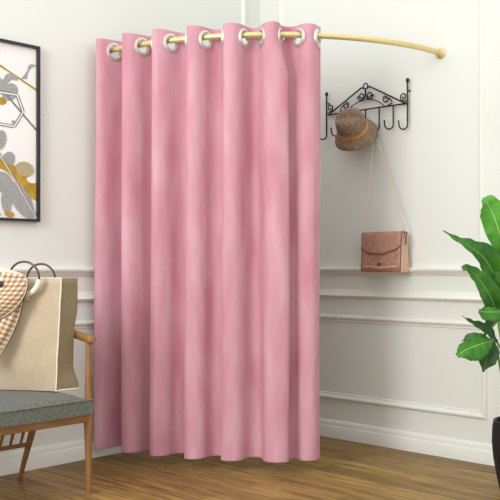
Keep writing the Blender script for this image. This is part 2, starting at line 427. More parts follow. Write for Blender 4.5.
def clipadd(poly, mi):
    """polygon in (t, z), clipped to the sheet, laid a hair above it"""
    lay[0] += 1; d = 0.0122+0.00012*lay[0]
    a0, a1, b0, b1 = T0+fw, T1-fw, PZ0+fw, PZ1-fw
    for (ax, lim, sg) in ((0, a0, 1), (0, a1, -1), (1, b0, 1), (1, b1, -1)):
        out = []
        for i in range(len(poly)):
            p, q = poly[i-1], poly[i]; ip = (p[ax]-lim)*sg >= 0; iq = (q[ax]-lim)*sg >= 0
            if ip != iq:
                f = (lim-p[ax])/(q[ax]-p[ax]); out.append((p[0]+(q[0]-p[0])*f, p[1]+(q[1]-p[1])*f))
            if iq: out.append(q)
        poly = out
        if len(poly) < 3: return
    f = bm.faces.new([bm.verts.new(WL(t, z, d)) for t, z in poly]); f.material_index = mi
DP = 0.012
def P(pts, mi): clipadd([pl(x, y, DP) for x, y in pts], mi)
def line(x0, y0, x1, y1, w, mi):
    L_ = math.hypot(x1-x0, y1-y0); nx, ny = -(y1-y0)/L_*w/2, (x1-x0)/L_*w/2
    P([(x0+nx, y0+ny), (x1+nx, y1+ny), (x1-nx, y1-ny), (x0-nx, y0-ny)], mi)
def petal(x, y, rx, ry, ang, mi, tip=0.0):
    ca, sa = math.cos(ang), math.sin(ang); q = []
    for k in range(28):
        th = 2*PI*k/28; r = 1+tip*max(0, math.cos(th))**6
        a, b = rx*r*math.cos(th), ry*math.sin(th); q.append((x+a*ca-b*sa, y+a*sa+b*ca))
    P(q, mi)
# materials: 0 paper 1 gold 2 grey 3 leaf 4 goldleaf 5 black
line(-90, 5, 40, 92.5, 2.0, 1)
petal(2, 101, 5, 4, 0, 1)
petal(10, 92, 8, 9, 0.5, 3); petal(-3, 86, 9, 7, 0.2, 3)
P([(-2, 76), (3, 80), (6, 74), (12, 73), (17, 77), (18, 81), (12, 80), (7, 84), (2, 89), (-3, 90)], 3)
P([(21, 79), (24, 75), (27, 71), (28, 66), (31, 64), (37, 65.5), (32, 67.5), (30, 70), (28, 73), (27, 79)], 3)
line(4, 92, 36, 130, 1.7, 2)
hx = [(17, 95), (23, 112), (14, 126.5), (-4, 123.5), (-12, 107), (-2, 92)]
for i in range(6): line(*hx[i-1], *hx[i], 3.4, 2)
for i in range(6): line(*hx[i-1], *hx[i], 1.3, 0)
petal(13, 122, 1.8, 1.8, 0, 3)
petal(0, 140, 6, 10, 0.2, 3); petal(8, 160, 6.5, 8.5, 0.3, 3)
P([(-2, 156), (6, 163), (16, 166), (24, 172), (32, 178), (36, 184), (36, 201), (28, 196), (16, 180), (4, 170), (-2, 168)], 1)
petal(24.5, 169, 9.5, 7, 0.35, 4)
petal(31, 180, 5, 3, 0.4, 0)
petal(1, 182, 12, 10, 0.6, 3); petal(6, 202, 5, 12, -0.1, 3)
petal(9, 214, 5, 3, 0.3, 1)
petal(21, 200, 20, 9, 1.05, 3, 0.1)
line(-4, 148, 36, 217, 1.8, 2); line(-4, 148.7, 36, 217.7, 0.7, 0)
petal(-45, 150, 26, 14, 1.2, 3, 0.2); petal(-60, 190, 22, 12, 0.6, 4, 0.2); petal(-40, 95, 20, 11, 2.4, 3, 0.2)
line(-110, 130, 0, 215, 2, 1)
o = obj('print_sheet', bm, [M['paper'], M['print_gold'], M['print_grey'], M['print_leaf'], M['print_leaf2']], pic, smooth=False, center=False)

# ------------------------------------------------------------------ wrought-iron hook rack on the right wall
rack = empty('wall_hook_rack', WR(0.79, 1.70, 0), 'black wrought-iron rack with gabled scrollwork and seven hooks on the right wall', 'hook rack')
DD = 0.022
def wr(x, y, d=DD):
    k = (x-CX)/F; O = C0+Ld*d
    t = (k*O.y-O.x)/(Rd.x-k*Rd.y); Pp = O+Rd*t
    return t, H+(HY-y)/F*Pp.y
TA, TB = 0.541, 1.084; TM = (TA+TB)/2; ZB = 1.832
def jhook(t, z0, zb, r=0.0040):
    """upright from z0 down, U to the left, knobbed tip"""
    pts = [(t, z0, DD), (t, zb+0.03, DD)]
    R_ = 0.019
    for k in range(0, 13):
        a = -PI*k/12; pts.append((t-R_+R_*math.cos(a), zb+0.02+R_*math.sin(a), DD+0.022*(k/12)))
    pts.append((t-2*R_-0.002, zb+0.045, DD+0.024))
    bm = bmesh.new(); tube(bm, [WR(*p) for p in pts], r, 8)
    c = WR(*pts[-1]); bmesh.ops.create_icosphere(bm, subdivisions=2, radius=0.0052, matrix=Matrix.Translation(c))
    return bm
for t in (TA, TB):
    bm = bmesh.new(); tube(bm, [WR(t, 1.945, DD), WR(t, 1.735, DD)], 0.0048, 8); p_ = obj('post', bm, M['iron'], rack)
    bm = bmesh.new(); lathe(bm, WR(t, 1.940, DD), UP, [(0.001, 0), (0.007, 0.003), (0.010, 0.010), (0.0085, 0.018), (0.006, 0.022), (0.001, 0.026)], 14); obj('finial', bm, M['iron'], p_)
    bm = bmesh.new(); lathe(bm, WR(t, 1.90, 0), Ld, [(0.001, 0), (0.006, 0), (0.006, 0.003), (0.003, 0.004), (0.003, DD)], 14); obj('wall_mount', bm, M['iron'], p_)
hooks_t = [TA+(TB-TA)*k/6 for k in range(7)]
for i, t in enumerate(hooks_t):
    obj('hook', jhook(t, 1.76 if i in (0, 6) else ZB, 1.694 if i in (0, 6) else 1.705), M['iron'], rack)
bm = bmesh.new(); tube(bm, [WR(TA, ZB, DD), WR(TB, ZB, DD)], 0.0042, 8); obj('crossbar', bm, M['iron'], rack)
ZA = 1.952
for s, t in ((-1, TA), (1, TB)):
    bm = bmesh.new()
    pts = spline([WR(t-s*0.01, ZB+0.003, DD), WR(t-s*0.03, ZB+0.01, DD), WR(TM+s*0.055, ZA-0.012, DD), WR(TM+s*0.028, ZA+0.002, DD), WR(TM+s*0.012, ZA-0.004, DD)], 6)
    tube(bm, pts, 0.0044, 8); obj('gable_bar', bm, M['iron'], rack)
def ring(t, z, r, w=0.003):
    bm = bmesh.new(); tube(bm, [WR(t+r*math.cos(a), z+r*math.sin(a), DD) for a in [2*PI*k/24 for k in range(24)]], w, 8, closed=True); return bm
obj('apex_ring', ring(TM, ZA+0.008, 0.015, 0.0036), M['iron'], rack)
def scroll(t, z, r0, turns, a0, sgn, tail=None):
    pts = []
    n = 26
    for k in range(n+1):
        f = k/n; a = a0+sgn*2*PI*turns*f; r = r0*(0.28+0.72*f); pts.append(WR(t+r*math.cos(a), z+r*math.sin(a), DD))
    if tail: pts += [WR(x, y, DD) for x, y in tail]
    bm = bmesh.new(); tube(bm, pts, 0.0036, 7)
    return obj('scroll', bm, M['iron'], rack)
for s in (-1, 1):
    a = lambda ang: ang if s > 0 else PI-ang
    T = TA if s < 0 else TB
    # beside each post
    scroll(T-s*0.025, 1.870, 0.021, 1.2, a(PI*0.9), s, [(T-s*0.006, 1.845), (T-s*0.03, ZB+0.002)])
    # under the apex
    scroll(TM+s*0.03, 1.908, 0.024, 1.25, a(-PI*0.5), s, [(TM+s*0.006, 1.89), (TM+s*0.002, 1.925), (TM+s*0.001, 1.945)])
    # on the slopes
    scroll(TM+s*0.135, 1.872, 0.021, 1.2, a(PI*1.05), -s, [(TM+s*0.165, 1.866), (TM+s*0.175, 1.845), (TM+s*0.14, ZB+0.002)])
    bm = bmesh.new(); tube(bm, spline([WR(TM+s*0.004, 1.885, DD), WR(TM+s*0.045, 1.880, DD), WR(TM+s*0.09, 1.862, DD), WR(TM+s*0.125, ZB+0.002, DD)], 6), 0.003, 7)
    obj('brace', bm, M['iron'], rack)

# ------------------------------------------------------------------ hat
hc = WR(0.802, 0, 0.118); hc.z = 1.712
hax = Vector((-0.38, -0.72, 0.56)).normalized()
hat = empty('hat', hc, 'taupe woven hat with an ochre band hanging from the black hook rack', 'hat')
def hwarp(r, h, th):
    if h > 0.085 and r < 0.07: h -= 0.022*math.exp(-(r*math.sin(th)/0.022)**2)*1.0
    return r, h
bm = bmesh.new()
lathe(bm, hc, hax, [(0.080, 0.006), (0.083, 0.0), (0.083, 0.020), (0.082, 0.045), (0.079, 0.072), (0.073, 0.094), (0.062, 0.106), (0.045, 0.111), (0.025, 0.112), (0.0005, 0.112)], 40, warp=hwarp)
bmesh.ops.remove_doubles(bm, verts=bm.verts, dist=0.0008)
obj('crown', bm, M['straw'], hat, solid=0.002)
bm = bmesh.new()
def bw(r, h, th):
    f = (r-0.083)/0.055
    return r*(1+0.02*f*math.cos(2*th+0.4)), h-0.010*f*math.cos(2*th)-0.004*f*math.sin(3*th)
lathe(bm, hc, hax, [(0.083, 0.002), (0.090, -0.006), (0.100, -0.016), (0.110, -0.028), (0.118, -0.042), (0.120, -0.047)], 48, warp=bw)
obj('brim', bm, M['straw'], hat, solid=0.003)
bm = bmesh.new(); lathe(bm, hc, hax, [(0.0835, 0.003), (0.0858, 0.004), (0.0852, 0.026), (0.0825, 0.027)], 40); obj('hat_band', bm, M['band'], hat)

# ------------------------------------------------------------------ shoulder bag on the right wall
bt0, bt1, bd0, bd1, bz0, bz1 = 0.842, 1.104, 0.038, 0.105, 0.942, 1.150
sb = empty('shoulder_bag', WR((bt0+bt1)/2, bz0, (bd0+bd1)/2), 'dusty pink leather flap bag hanging by a thin chain from the black rack', 'bag')
bm = bmesh.new()
rings = []
for k in range(9):
    f = k/8; z = bz0+(bz1-bz0)*f; sh = 0.010*f; th = 0.012*f
    bul = 0.006*math.sin(PI*f)
    rings.append([WR(bt0+sh, z, bd0), WR(bt0+sh-bul*0.3, z, (bd0+bd1)/2), WR(bt0+sh, z, bd1-th), WR((bt0+bt1)/2, z, bd1-th+bul), WR(bt1-sh, z, bd1-th), WR(bt1-sh+bul*0.4-0.004, z, (bd0+bd1)/2), WR(bt1-sh, z, bd0)])
loft(bm, rings); body = obj('body', bm, M['rose_l'], sb, bevel=0.003)
# front face panel with the darker leather
bm = bmesh.new(); NN = 20
def fpt(t, z, off):
    f = (z-bz0)/(bz1-bz0); m_ = 1-abs((t-(bt0+bt1)/2)/((bt1-bt0)/2))
    return WR(t, z, bd1-0.012*f+0.006*math.sin(PI*min(1, max(0, f)))*max(0, m_)+off)
def sheet(bm, t0, t1, zlo, zhi, off, n=NN, mz=8):
    g = [[bm.verts.new(fpt(t0+(t1-t0)*i/n, zlo(i/n)+(zhi(i/n)-zlo(i/n))*j/mz, off)) for i in range(n+1)] for j in range(mz+1)]
    for j in range(mz):
        for i in range(n): bm.faces.new((g[j][i], g[j][i+1], g[j+1][i+1], g[j+1][i]))
sheet(bm, bt0+0.004, bt1-0.010, lambda x: bz0+0.004, lambda x: bz1-0.004, 0.003)
obj('front_panel', bm, M['rose'], sb, solid=0.004, label='dusty rose leather front')
def fl(x): return bz0+0.122-0.036*math.sin(PI*x)**0.8+0.014*x+0.003*math.sin(x*20)
bm = bmesh.new(); sheet(bm, bt0+0.004, bt1-0.008, fl, lambda x: bz1, 0.008)
gtop = [[bm.verts.new(WR(bt0+0.004+(bt1-bt0-0.012)*i/NN, z, d)) for i in range(NN+1)] for (z, d) in ((bz1, bd1-0.004), (bz1+0.005, bd1-0.018), (bz1+0.005, bd0+0.01), (bz1-0.004, bd0))]
for a, b in zip(gtop[:-1], gtop[1:]):
    for i in range(NN): bm.faces.new((a[i], a[i+1], b[i+1], b[i]))
flap = obj('flap', bm, M['rose'], sb, solid=0.003)
bm = bmesh.new(); tube(bm, [fpt(bt0+0.004+(bt1-bt0-0.012)*i/NN, fl(i/NN)+0.002, 0.0105) for i in range(NN+1)], 0.0022, 6); obj('edging', bm, M['brown'], flap, label='dark scalloped edging')
bm = bmesh.new()
e = 0.003
tube(bm, [fpt(bt0+0.004, bz1-0.01, e), fpt(bt0+0.004, bz0+0.006, e), fpt((bt0+bt1)/2, bz0+0.003, e), fpt(bt1-0.008, bz0+0.006, e), fpt(bt1-0.008, bz1-0.01, e)], 0.0022, 6)
obj('edging', bm, M['brown'], sb, label='dark edging around the front')
bm = bmesh.new(); tm = bt0+0.125
zz = bz0+0.043
pts = [fpt(tm+0.012*math.cos(a), zz+0.005*math.sin(a), 0.008) for a in [2*PI*k/20 for k in range(20)]]
tube(bm, pts, 0.0022, 6, closed=True); tube(bm, [fpt(tm-0.010, zz, 0.008), fpt(tm+0.010, zz, 0.008)], 0.003, 6); obj('clasp', bm, M['brown'], sb)
bm = bmesh.new(); sheet(bm, bt0+0.02, bt1-0.03, lambda x: bz0+0.022+0.004*math.sin(9*x), lambda x: bz0+0.030+0.004*math.sin(9*x), 0.006, mz=1)
obj('strap_band', bm, M['rose_l'], sb, solid=0.003, label='pale leather strap across the foot of the bag')
for t, s in ((bt0+0.006, -1), (bt1-0.004, 1)):
    bm = bmesh.new(); c = (t+s*0.004, bz1-0.012, (bd0+bd1)/2)
    tube(bm, [WR(c[0], c[1]+0.010*math.sin(a), c[2]+0.010*math.cos(a)) for a in [2*PI*k/18 for k in range(18)]], 0.0022, 6, closed=True)
    obj('side_ring', bm, M['brown'], sb)
    bm = bmesh.new(); tube(bm, spline([WR(t+s*0.003, bz1-0.02, c[2]), WR(t+s*0.010, bz1-0.045, c[2]+0.004), WR(t+s*0.004, bz1-0.062, c[2])], 5), 0.004, 6); obj('strap_tab', bm, M['brown'], sb)
def chain(p, q):
    bm = bmesh.new(); n = int((q-p).length/0.0085); d = (q-p).normalized(); u = d.cross(Ld).normalized(); v = d.cross(u)
    for k in range(n):
        c = p+(q-p)*((k+0.5)/n); w = u if k % 2 else v
        tube(bm, [c+d*0.006*math.cos(a)+w*0.0028*math.sin(a) for a in [2*PI*j/8 for j in range(8)]], 0.0011, 4, closed=True)
    return bm
hk = WR(hooks_t[4]-0.019, 1.712, DD+0.014)
mid = (bd0+bd1)/2
for t in (bt0+0.002, bt1+0.000):
    obj('chain', chain(WR(t, bz1-0.002, mid), hk), M['chain'], sb)

# ------------------------------------------------------------------ armchair
S0, S1 = 1.70, 2.32
ch = empty('armchair', WL((S0+S1)/2, 0, 0.36), 'oak armchair with a grey-green wool seat cushion, standing by the left wall', 'chair')
def leg(pts, rs, n='leg'):
    bm = bmesh.new(); tube(bm, [WL(*p) for p in pts], rs, 16); return obj(n, bm, M['wood'], ch)
for s in (S0, S1):
    leg([(s, 0.0, 0.585), (s, 0.10, 0.585), (s, 0.30, 0.585), (s, 0.345, 0.585), (s, 0.42, 0.585), (s, 0.52, 0.585), (s, 0.652, 0.585)],
        [0.0105, 0.013, 0.019, 0.0195, 0.0165, 0.0135, 0.0115])
for s in (S0+0.06, S1-0.06):
    leg([(s, 0.0, 0.14), (s, 0.12, 0.193), (s, 0.23, 0.243), (s, 0.322, 0.285)], [0.010, 0.013, 0.0155, 0.018])
fr = M['wood_h']
bm = bmesh.new()
box(bm, WL(S0+0.005, 0.312, 0.573), Ld*(S1-S0-0.01), Rd*0.026, UP*0.036)
o1 = obj('seat_rail', bm, fr, ch, bevel=0.004)
bm = bmesh.new(); box(bm, WL(S0+0.01, 0.312, 0.115), Ld*(S1-S0-0.02), Rd*0.026, UP*0.036); obj('seat_rail', bm, fr, ch, bevel=0.004)
for s in (S0-0.012, S1-0.014):
    bm = bmesh.new(); box(bm, WL(s, 0.312, 0.12), Ld*0.026, Rd*0.46, UP*0.036); obj('seat_rail', bm, fr, ch, bevel=0.004)
for s in (S0+0.06, S1-0.06):     # cross rails carrying the splayed rear legs
    bm = bmesh.new(); box(bm, WL(s-0.013, 0.315, 0.13), Ld*0.026, Rd*0.45, UP*0.030); obj('cross_rail', bm, fr, ch, bevel=0.004)
bm = bmesh.new(); tube(bm, [WL(S0+0.06, 0.172, 0.217), WL(S1-0.06, 0.172, 0.217)], 0.010, 12); lr = obj('lower_rail', bm, fr, ch)
bm = bmesh.new(); box(bm, WL(S0+0.05, 0.318, 0.270), Ld*(S1-S0-0.10), Rd*0.025, UP*0.026); obj('cross_rail', bm, fr, ch, bevel=0.003)
for k in range(9):
    s = S0+0.105+k*0.0515
    bm = bmesh.new(); tube(bm, [WL(s, 0.172, 0.217), WL(s, 0.24, 0.247), WL(s-0.002, 0.322, 0.280)], [0.006, 0.0075, 0.006], 10); obj('spindle', bm, M['wood'], ch)
# arms
for s in (S0, S1):
    pts = [(s, 0.660, 0.618), (s, 0.661, 0.612), (s, 0.663, 0.59), (s, 0.672, 0.50), (s, 0.688, 0.36), (s, 0.70, 0.22), (s, 0.705, 0.085)]
    bm = bmesh.new(); rr = [0.013, 0.0195, 0.021, 0.021, 0.019, 0.017, 0.014]
    R_ = []
    for (a, z, p), r in zip(pts, rr):
        a2 = a+(-1 if s == S0 else 1)*0.022*min(1, max(0, (0.60-p)/0.13)); r *= 0.93
        R_.append([WL(a2+r*1.05*math.cos(th), z+r*0.95*math.sin(th), p) for th in [2*PI*k/18 for k in range(18)]])
    loft(bm, R_); obj('armrest', bm, M['wood'], ch)
# back
for s in (S0+0.03, S1-0.03):
    bm = bmesh.new(); tube(bm, [WL(s, 0.315, 0.128), WL(s, 0.5, 0.095), WL(s, 0.715, 0.062)], [0.014, 0.015, 0.012], 12); obj('back_post', bm, M['wood'], ch)
bm = bmesh.new(); tube(bm, spline([WL(S0-0.02, 0.715, 0.066), WL((S0+S1)/2, 0.725, 0.045), WL(S1+0.02, 0.715, 0.066)], 8), 0.017, 12); obj('back_rail', bm, fr, ch)
for k in range(9):
    s = S0+0.09+k*0.055
    bm = bmesh.new(); tube(bm, [WL(s, 0.33, 0.125), WL(s, 0.715, 0.055)], 0.006, 8); obj('back_spindle', bm, M['wood'], ch)
# seat cushion with notches round the two arm posts
rows = [0.150, 0.155, 0.17, 0.20, 0.24, 0.28, 0.32, 0.36, 0.40, 0.44, 0.48, 0.52, 0.55, 0.575, 0.590, 0.600, 0.6065, 0.608, 0.614, 0.620, 0.622]
NC = 30
def smin(p): return (S0+0.0225, S1-0.0225) if p < 0.607 else (S0+0.002, S1-0.002)
bm = bmesh.new(); top = []; bot = []
def edge(f): return max(0.0, 1-abs(2*f-1)**6)
for p in rows:
    a, b = smin(p); rt = []; rb = []
    for i in range(NC+1):
        f = i/NC; f2 = 0.5-0.5*math.cos(PI*f); g = (p-0.150)/(0.622-0.150)
        z = 0.408+0.034*(edge(f2)*edge(g))**0.8
        s = a+(b-a)*f2
        rt.append(bm.verts.new(WL(s, z, p))); rb.append(bm.verts.new(WL(s, 0.3485, p)))
    top.append(rt); bot.append(rb)
for j in range(len(rows)-1):
    for i in range(NC):
        bm.faces.new((top[j][i], top[j][i+1], top[j+1][i+1], top[j+1][i])); bm.faces.new((bot[j][i], bot[j+1][i], bot[j+1][i+1], bot[j][i+1]))
    bm.faces.new((top[j][0], top[j+1][0], bot[j+1][0], bot[j][0])); bm.faces.new((top[j][NC], bot[j][NC], bot[j+1][NC], top[j+1][NC]))
for i in range(NC):
    bm.faces.new((top[0][i], bot[0][i], bot[0][i+1], top[0][i+1])); bm.faces.new((top[-1][i], top[-1][i+1], bot[-1][i+1], bot[-1][i]))
cu = obj('seat_cushion', bm, M['seat'], ch, bevel=0.005)
bm = bmesh.new()
tube(bm, [WL(*q) for q in ((S0+0.023, 0.408, 0.152), (S0+0.023, 0.408, 0.606), (S0+0.003, 0.408, 0.610), (S0+0.003, 0.408, 0.619), (S0+0.008, 0.408, 0.6225), (S1-0.008, 0.408, 0.6225), (S1-0.003, 0.408, 0.619), (S1-0.003, 0.408, 0.610), (S1-0.023, 0.408, 0.606), (S1-0.023, 0.408, 0.152))], 0.0028, 8)
obj('piping', bm, M['seat'], cu)

# ------------------------------------------------------------------ canvas tote standing on the seat
A0 = Vector((-0.823, 3.70, 0.446)); th = math.radians(12)
fu = Vector((-math.cos(th), math.sin(th), 0)); gu = Vector((math.sin(th), math.cos(th), 0))     # along the front to the left; into the depth
BW, BD, BH = 0.355, 0.085, 0.478
tote = empty('tote_bag', A0+fu*BW/2+gu*BD/2, 'tall beige canvas tote with round handles and cream piping, standing on the chair seat', 'bag')
def goff(h):
    K = [(0, .066), (.06, .064), (.13, .046), (.2, .036), (.33, .033), (.56, .033), (.70, .042), (.8, .042), (1, .036)]
    for (a, x), (b, y) in zip(K[:-1], K[1:]):
        if h <= b+1e-6: return x+(y-x)*(h-a)/(b-a)
    return K[-1][1]
def bp(f, g, h):
    """f across 0..1 from the right front corner, g depth 0..1, h height 0..1"""
    p = A0 + fu*(BW*f) + gu*(BD*g) + UP*(BH*h)
    p += -fu*(0.024*h*(1-2*f))                           # flares towards the top
    if g < 0.5: p += -gu*(0.020*math.sin(PI*h)*math.sin(PI*f))
    p += -fu*(1-f)*(g*goff(h))   # gusset creases inwards halfway
    p += -gu*0.006*noise.noise(Vector((f*5, h*5, g)))
    return p
NF, NG, NH = 16, 6, 20
bm = bmesh.new()
per = [(i/NF, 0) for i in range(NF)]+[(1, j/NG) for j in range(NG)]+[(1-i/NF, 1) for i in range(NF)]+[(0, 1-j/NG) for j in range(NG)]
g = [[bm.verts.new(bp(f, q, k/NH)) for f, q in per] for k in range(NH+1)]
n = len(per)
for k in range(NH):
    for i in range(n):
        f = bm.faces.new((g[k][i], g[k][(i+1) % n], g[k+1][(i+1) % n], g[k+1][i]))
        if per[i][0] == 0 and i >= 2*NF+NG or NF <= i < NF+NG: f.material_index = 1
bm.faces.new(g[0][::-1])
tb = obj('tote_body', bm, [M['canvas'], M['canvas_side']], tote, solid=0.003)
def cord(pts, r=0.003): 
    bm = bmesh.new(); tube(bm, pts, r, 8); obj('piping', bm, M['cream'], tb, label='cream piping')
cord([bp(0, 0, 1-k/20)-gu*0.002-fu*0.001 for k in range(21)]+[bp(0, k/6, 0)+UP*0.002-fu*0.003 for k in range(1, 7)])
cord([bp(1, 0, 1-k/20)-gu*0.002+fu*0.001 for k in range(21)])
cord([bp(k/16, 0, 1)+UP*0.001 for k in range(17)], 0.002)
# round handles
def hoop(c, r, a0, a1, w, n=40):
    return [c+fu*(-r*math.cos(a))+UP*(r*math.sin(a)) for a in [a0+(a1-a0)*k/n for k in range(n+1)]]
c1 = px(24, 278, 3.685); 
bm = bmesh.new(); tube(bm, hoop(c1, 0.069, -PI, PI*0.999, 0), 0.0048, 10); h1 = obj('ring_handle', bm, M['ring'], tote)
bm = bmesh.new(); pp = hoop(c1, 0.069, -1.75, -0.08, 0, 20); tube(bm, pp, [0.0095]+[0.0115]*19+[0.0095], 12); obj('handle_cover', bm, M['cream'], h1, label='cream cloth sleeve on the handle')
bm = bmesh.new(); c = c1-UP*0.069; box(bm, c-fu*0.016+gu*0.000-UP*0.028, fu*0.032, gu*0.024, UP*0.034); obj('handle_loop', bm, M['canvas'], tote, bevel=0.004)
c2 = px(41, 279, 3.79)
bm = bmesh.new(); tube(bm, hoop(c2, 0.0655, -PI, PI*0.999, 0), 0.0048, 10); h2 = obj('ring_handle', bm, M['ring'], tote)
bm = bmesh.new(); tube(bm, hoop(c2, 0.0655, -2.2, -0.9, 0, 12), 0.010, 12); obj('handle_cover', bm, M['cream'], h2)

# ------------------------------------------------------------------ gingham scarf tied on the front handle
sc = empty('scarf', A0+fu*0.24+UP*0.30-gu*0.03, 'brown and cream gingham scarf knotted to the handle of the canvas tote', 'scarf')
def band(rows, name, yy=12, uo=0.0):
    """rows: list of (left px, right px, depth, bulge)"""
    bm = bmesh.new(); uvl = bm.loops.layers.uv.new('uv')
    Lp = spline([px(a[0], a[1], dL) for a, b, dL, dR in rows], 6); Rp = spline([px(b[0], b[1], dR) for a, b, dL, dR in rows], 6)
    NA = 14; v = 0.0; vs = []; uvs = []
    for k, (l, r) in enumerate(zip(Lp, Rp)):
        if k: v += ((l+r)/2-(Lp[k-1]+Rp[k-1])/2).length
        row = []; ur = []
        w = (r-l).length
        for i in range(NA+1):
            f = i/NA; p = l+(r-l)*f
            p = p + Vector((0, -1, 0))*(0.014*math.sin(PI*f)+0.002*math.sin(f*PI*2.5+k*0.18))
            row.append(bm.verts.new(p)); ur.append((f*w*0.9+uo, v))
        vs.append(row); uvs.append(ur)
    for k in range(len(vs)-1):
        for i in range(NA):
            f = bm.faces.new((vs[k][i], vs[k][i+1], vs[k+1][i+1], vs[k+1][i]))
            for lp, q in zip(f.loops, (uvs[k][i], uvs[k][i+1], uvs[k+1][i+1], uvs[k+1][i])): lp[uvl].uv = q
    L2 = [v_.co.copy() for v_ in [r_[0] for r_ in vs]]; R2 = [r_[-1].co.copy() for r_ in vs]
    o = obj(name, bm, M['gingham'], sc, solid=0.003, center=False)
    for E in (L2, R2):
        bm = bmesh.new(); tube(bm, E, 0.0026, 6); obj('hem', bm, M['hem'], o)
    bm = bmesh.new(); tube(bm, [q+Vector((0.0035, 0.001, -0.002)) for q in R2], 0.0018, 6); obj('edge_cord', bm, M['black'], o)
band([((3, 272), (25, 275), 3.650, 3.672), ((-2, 285), (27, 284), 3.63, 3.655), ((-12, 296), (23, 297), 3.62, 3.640), ((-24, 306), (13, 310), 3.62, 3.635), ((-36, 316), (-2, 320), 3.63, 3.64)], 'fold')
band([((12, 282), (25, 281), 3.66, 3.672), ((9, 296), (23, 298), 3.655, 3.668), ((2, 312), (18, 318), 3.65, 3.664), ((-8, 332), (9, 339), 3.645, 3.66), ((-22, 352), (-4, 361), 3.645, 3.655)], 'tail', uo=0.007)
bm = bmesh.new(); tube(bm, spline([px(24, 277, 3.672), px(10, 272, 3.665), px(-4, 271, 3.66), px(-20, 274, 3.67)], 6), [0.010]*19, 10)
obj('knot_roll', bm, M['gingham'], sc)
bm = bmesh.new(); lathe(bm, px(0.3, 284, 3.618), Vector((0, -1, 0)), [(0.0005, 0.004), (0.008, 0.005), (0.012, 0.003), (0.013, 0), (0.012, -0.003), (0.0005, -0.003)], 20); obj('button', bm, M['black'], sc, label='round black button')

# ------------------------------------------------------------------ potted plant
pc = px(529, 0, 3.74); pc.z = 0
pot = empty('potted_plant', pc, 'broad-leaved green plant in a black ribbed pot at the right edge', 'plant')
bm = bmesh.new()
def rib(r, h, th_):
    k = 1+0.018*abs(math.sin(th_*22)) if r > 0.08 and h > 0.005 else 1
    return r*k, h
lathe(bm, pc, UP, [(0.001, 0.0), (0.112, 0.0), (0.118, 0.006), (0.132, 0.07), (0.146, 0.15), (0.152, 0.22), (0.150, 0.28), (0.146, 0.305)], 132, warp=rib)
lathe(bm, pc, UP, [(0.146, 0.305), (0.148, 0.311), (0.142, 0.314), (0.136, 0.308), (0.134, 0.255), (0.001, 0.255)], 132)
obj('pot', bm, M['black'], pot)
bm = bmesh.new(); lathe(bm, pc+UP*0.262, UP, [(0.001, 0.006), (0.05, 0.010), (0.10, 0.004), (0.132, 0.0)], 40); obj('soil', bm, M['soil'], pot)
def leaf(mid, wl, wr_, facing, m, fold=0.25, wave=0.002, petiole=None, droop=0.0):
    """mid: midrib points (world); wl/wr_: half-widths at each point on the two sides; facing: the leaf's upper side"""
    NS = 7; P_ = spline(mid, NS); n = len(P_)
    def samp(w, k):
        x = k/(n-1)*(len(w)-1); i = min(int(x), len(w)-2); f = x-i; f = f*f*(3-2*f); return w[i]*(1-f)+w[i+1]*f
    bm = bmesh.new(); uvl = bm.loops.layers.uv.new('uv'); G = []; UV = []
    NX = 8; fac = [Vector(f_) for f_ in facing] if isinstance(facing, list) else [Vector(facing)]*2
    for k in range(n):
        t = (P_[min(k+1, n-1)]-P_[max(k-1, 0)]).normalized()
        x = k/(n-1)*(len(fac)-1); i = min(int(x), len(fac)-2); fv = fac[i].lerp(fac[i+1], x-i)
        nn = (fv-t*fv.dot(t)).normalized(); side = t.cross(nn)
        row = []; ur = []
        for i in range(-NX, NX+1):
            f = i/NX; w = samp(wr_ if f > 0 else wl, k)
            w = max(w, 0.0006)
            p = P_[k]+side*(w*f)+nn*(fold*abs(f)*w - droop*w*f*f*1.0)+nn*(wave*math.sin(k*1.1+f*2.0)*abs(f))
            row.append(bm.verts.new(p)); ur.append((f, k/(n-1)))
        G.append(row); UV.append(ur)
    for k in range(n-1):
        for i in range(2*NX):
            f = bm.faces.new((G[k][i], G[k][i+1], G[k+1][i+1], G[k+1][i]))
            for lp, q in zip(f.loops, (UV[k][i], UV[k][i+1], UV[k+1][i+1], UV[k+1][i])): lp[uvl].uv = q
    lf = obj('leaf', bm, m, pot, solid=0.0012, center=False)
    if petiole:
        pts = spline([P_[0]]+petiole, 6); k = len(pts)
        bm = bmesh.new(); tube(bm, pts, [0.0045+0.003*i/(k-1) for i in range(k)], 8); obj('stalk', bm, M['stem'], lf)
root = lambda dx, dy: Vector((pc.x+dx, pc.y+dy, 0.262))
CAM = Vector((0, -1, 0.25))
# (midrib from base to tip)
# top bright leaf
leaf([px(508, 280, 3.72), px(506, 262, 3.69), px(503, 244, 3.66), px(498, 228, 3.63), px(492, 212, 3.61), px(487, 203, 3.59), px(482, 199.5, 3.585)],
     [0.010, 0.030, 0.046, 0.056, 0.054, 0.040, 0.008], [0.010, 0.030, 0.056, 0.066, 0.056, 0.040, 0.008],
     [(-.2, -1, .0), (-.2, -1, .1), (-.3, -1, .3)], M['leaf_t'], fold=0.15, wave=0.001, petiole=[px(512, 320, 3.73), root(-0.01, 0)])
# long pointed leaf
leaf([px(500, 286, 3.68), px(493, 272, 3.64), px(483, 257, 3.61), px(470, 247, 3.59), px(456, 239, 3.57), px(443, 230.5, 3.56)], [0.012, 0.040, 0.046, 0.034, 0.014, 0.001], [0.012, 0.046, 0.056, 0.032, 0.012, 0.001],
     [(-.5, -1, .5), (-.3, -1, .7), (-.1, -1, .8)], M['leaf'], fold=0.35, petiole=[px(507, 330, 3.71), root(-0.03, -0.02)])
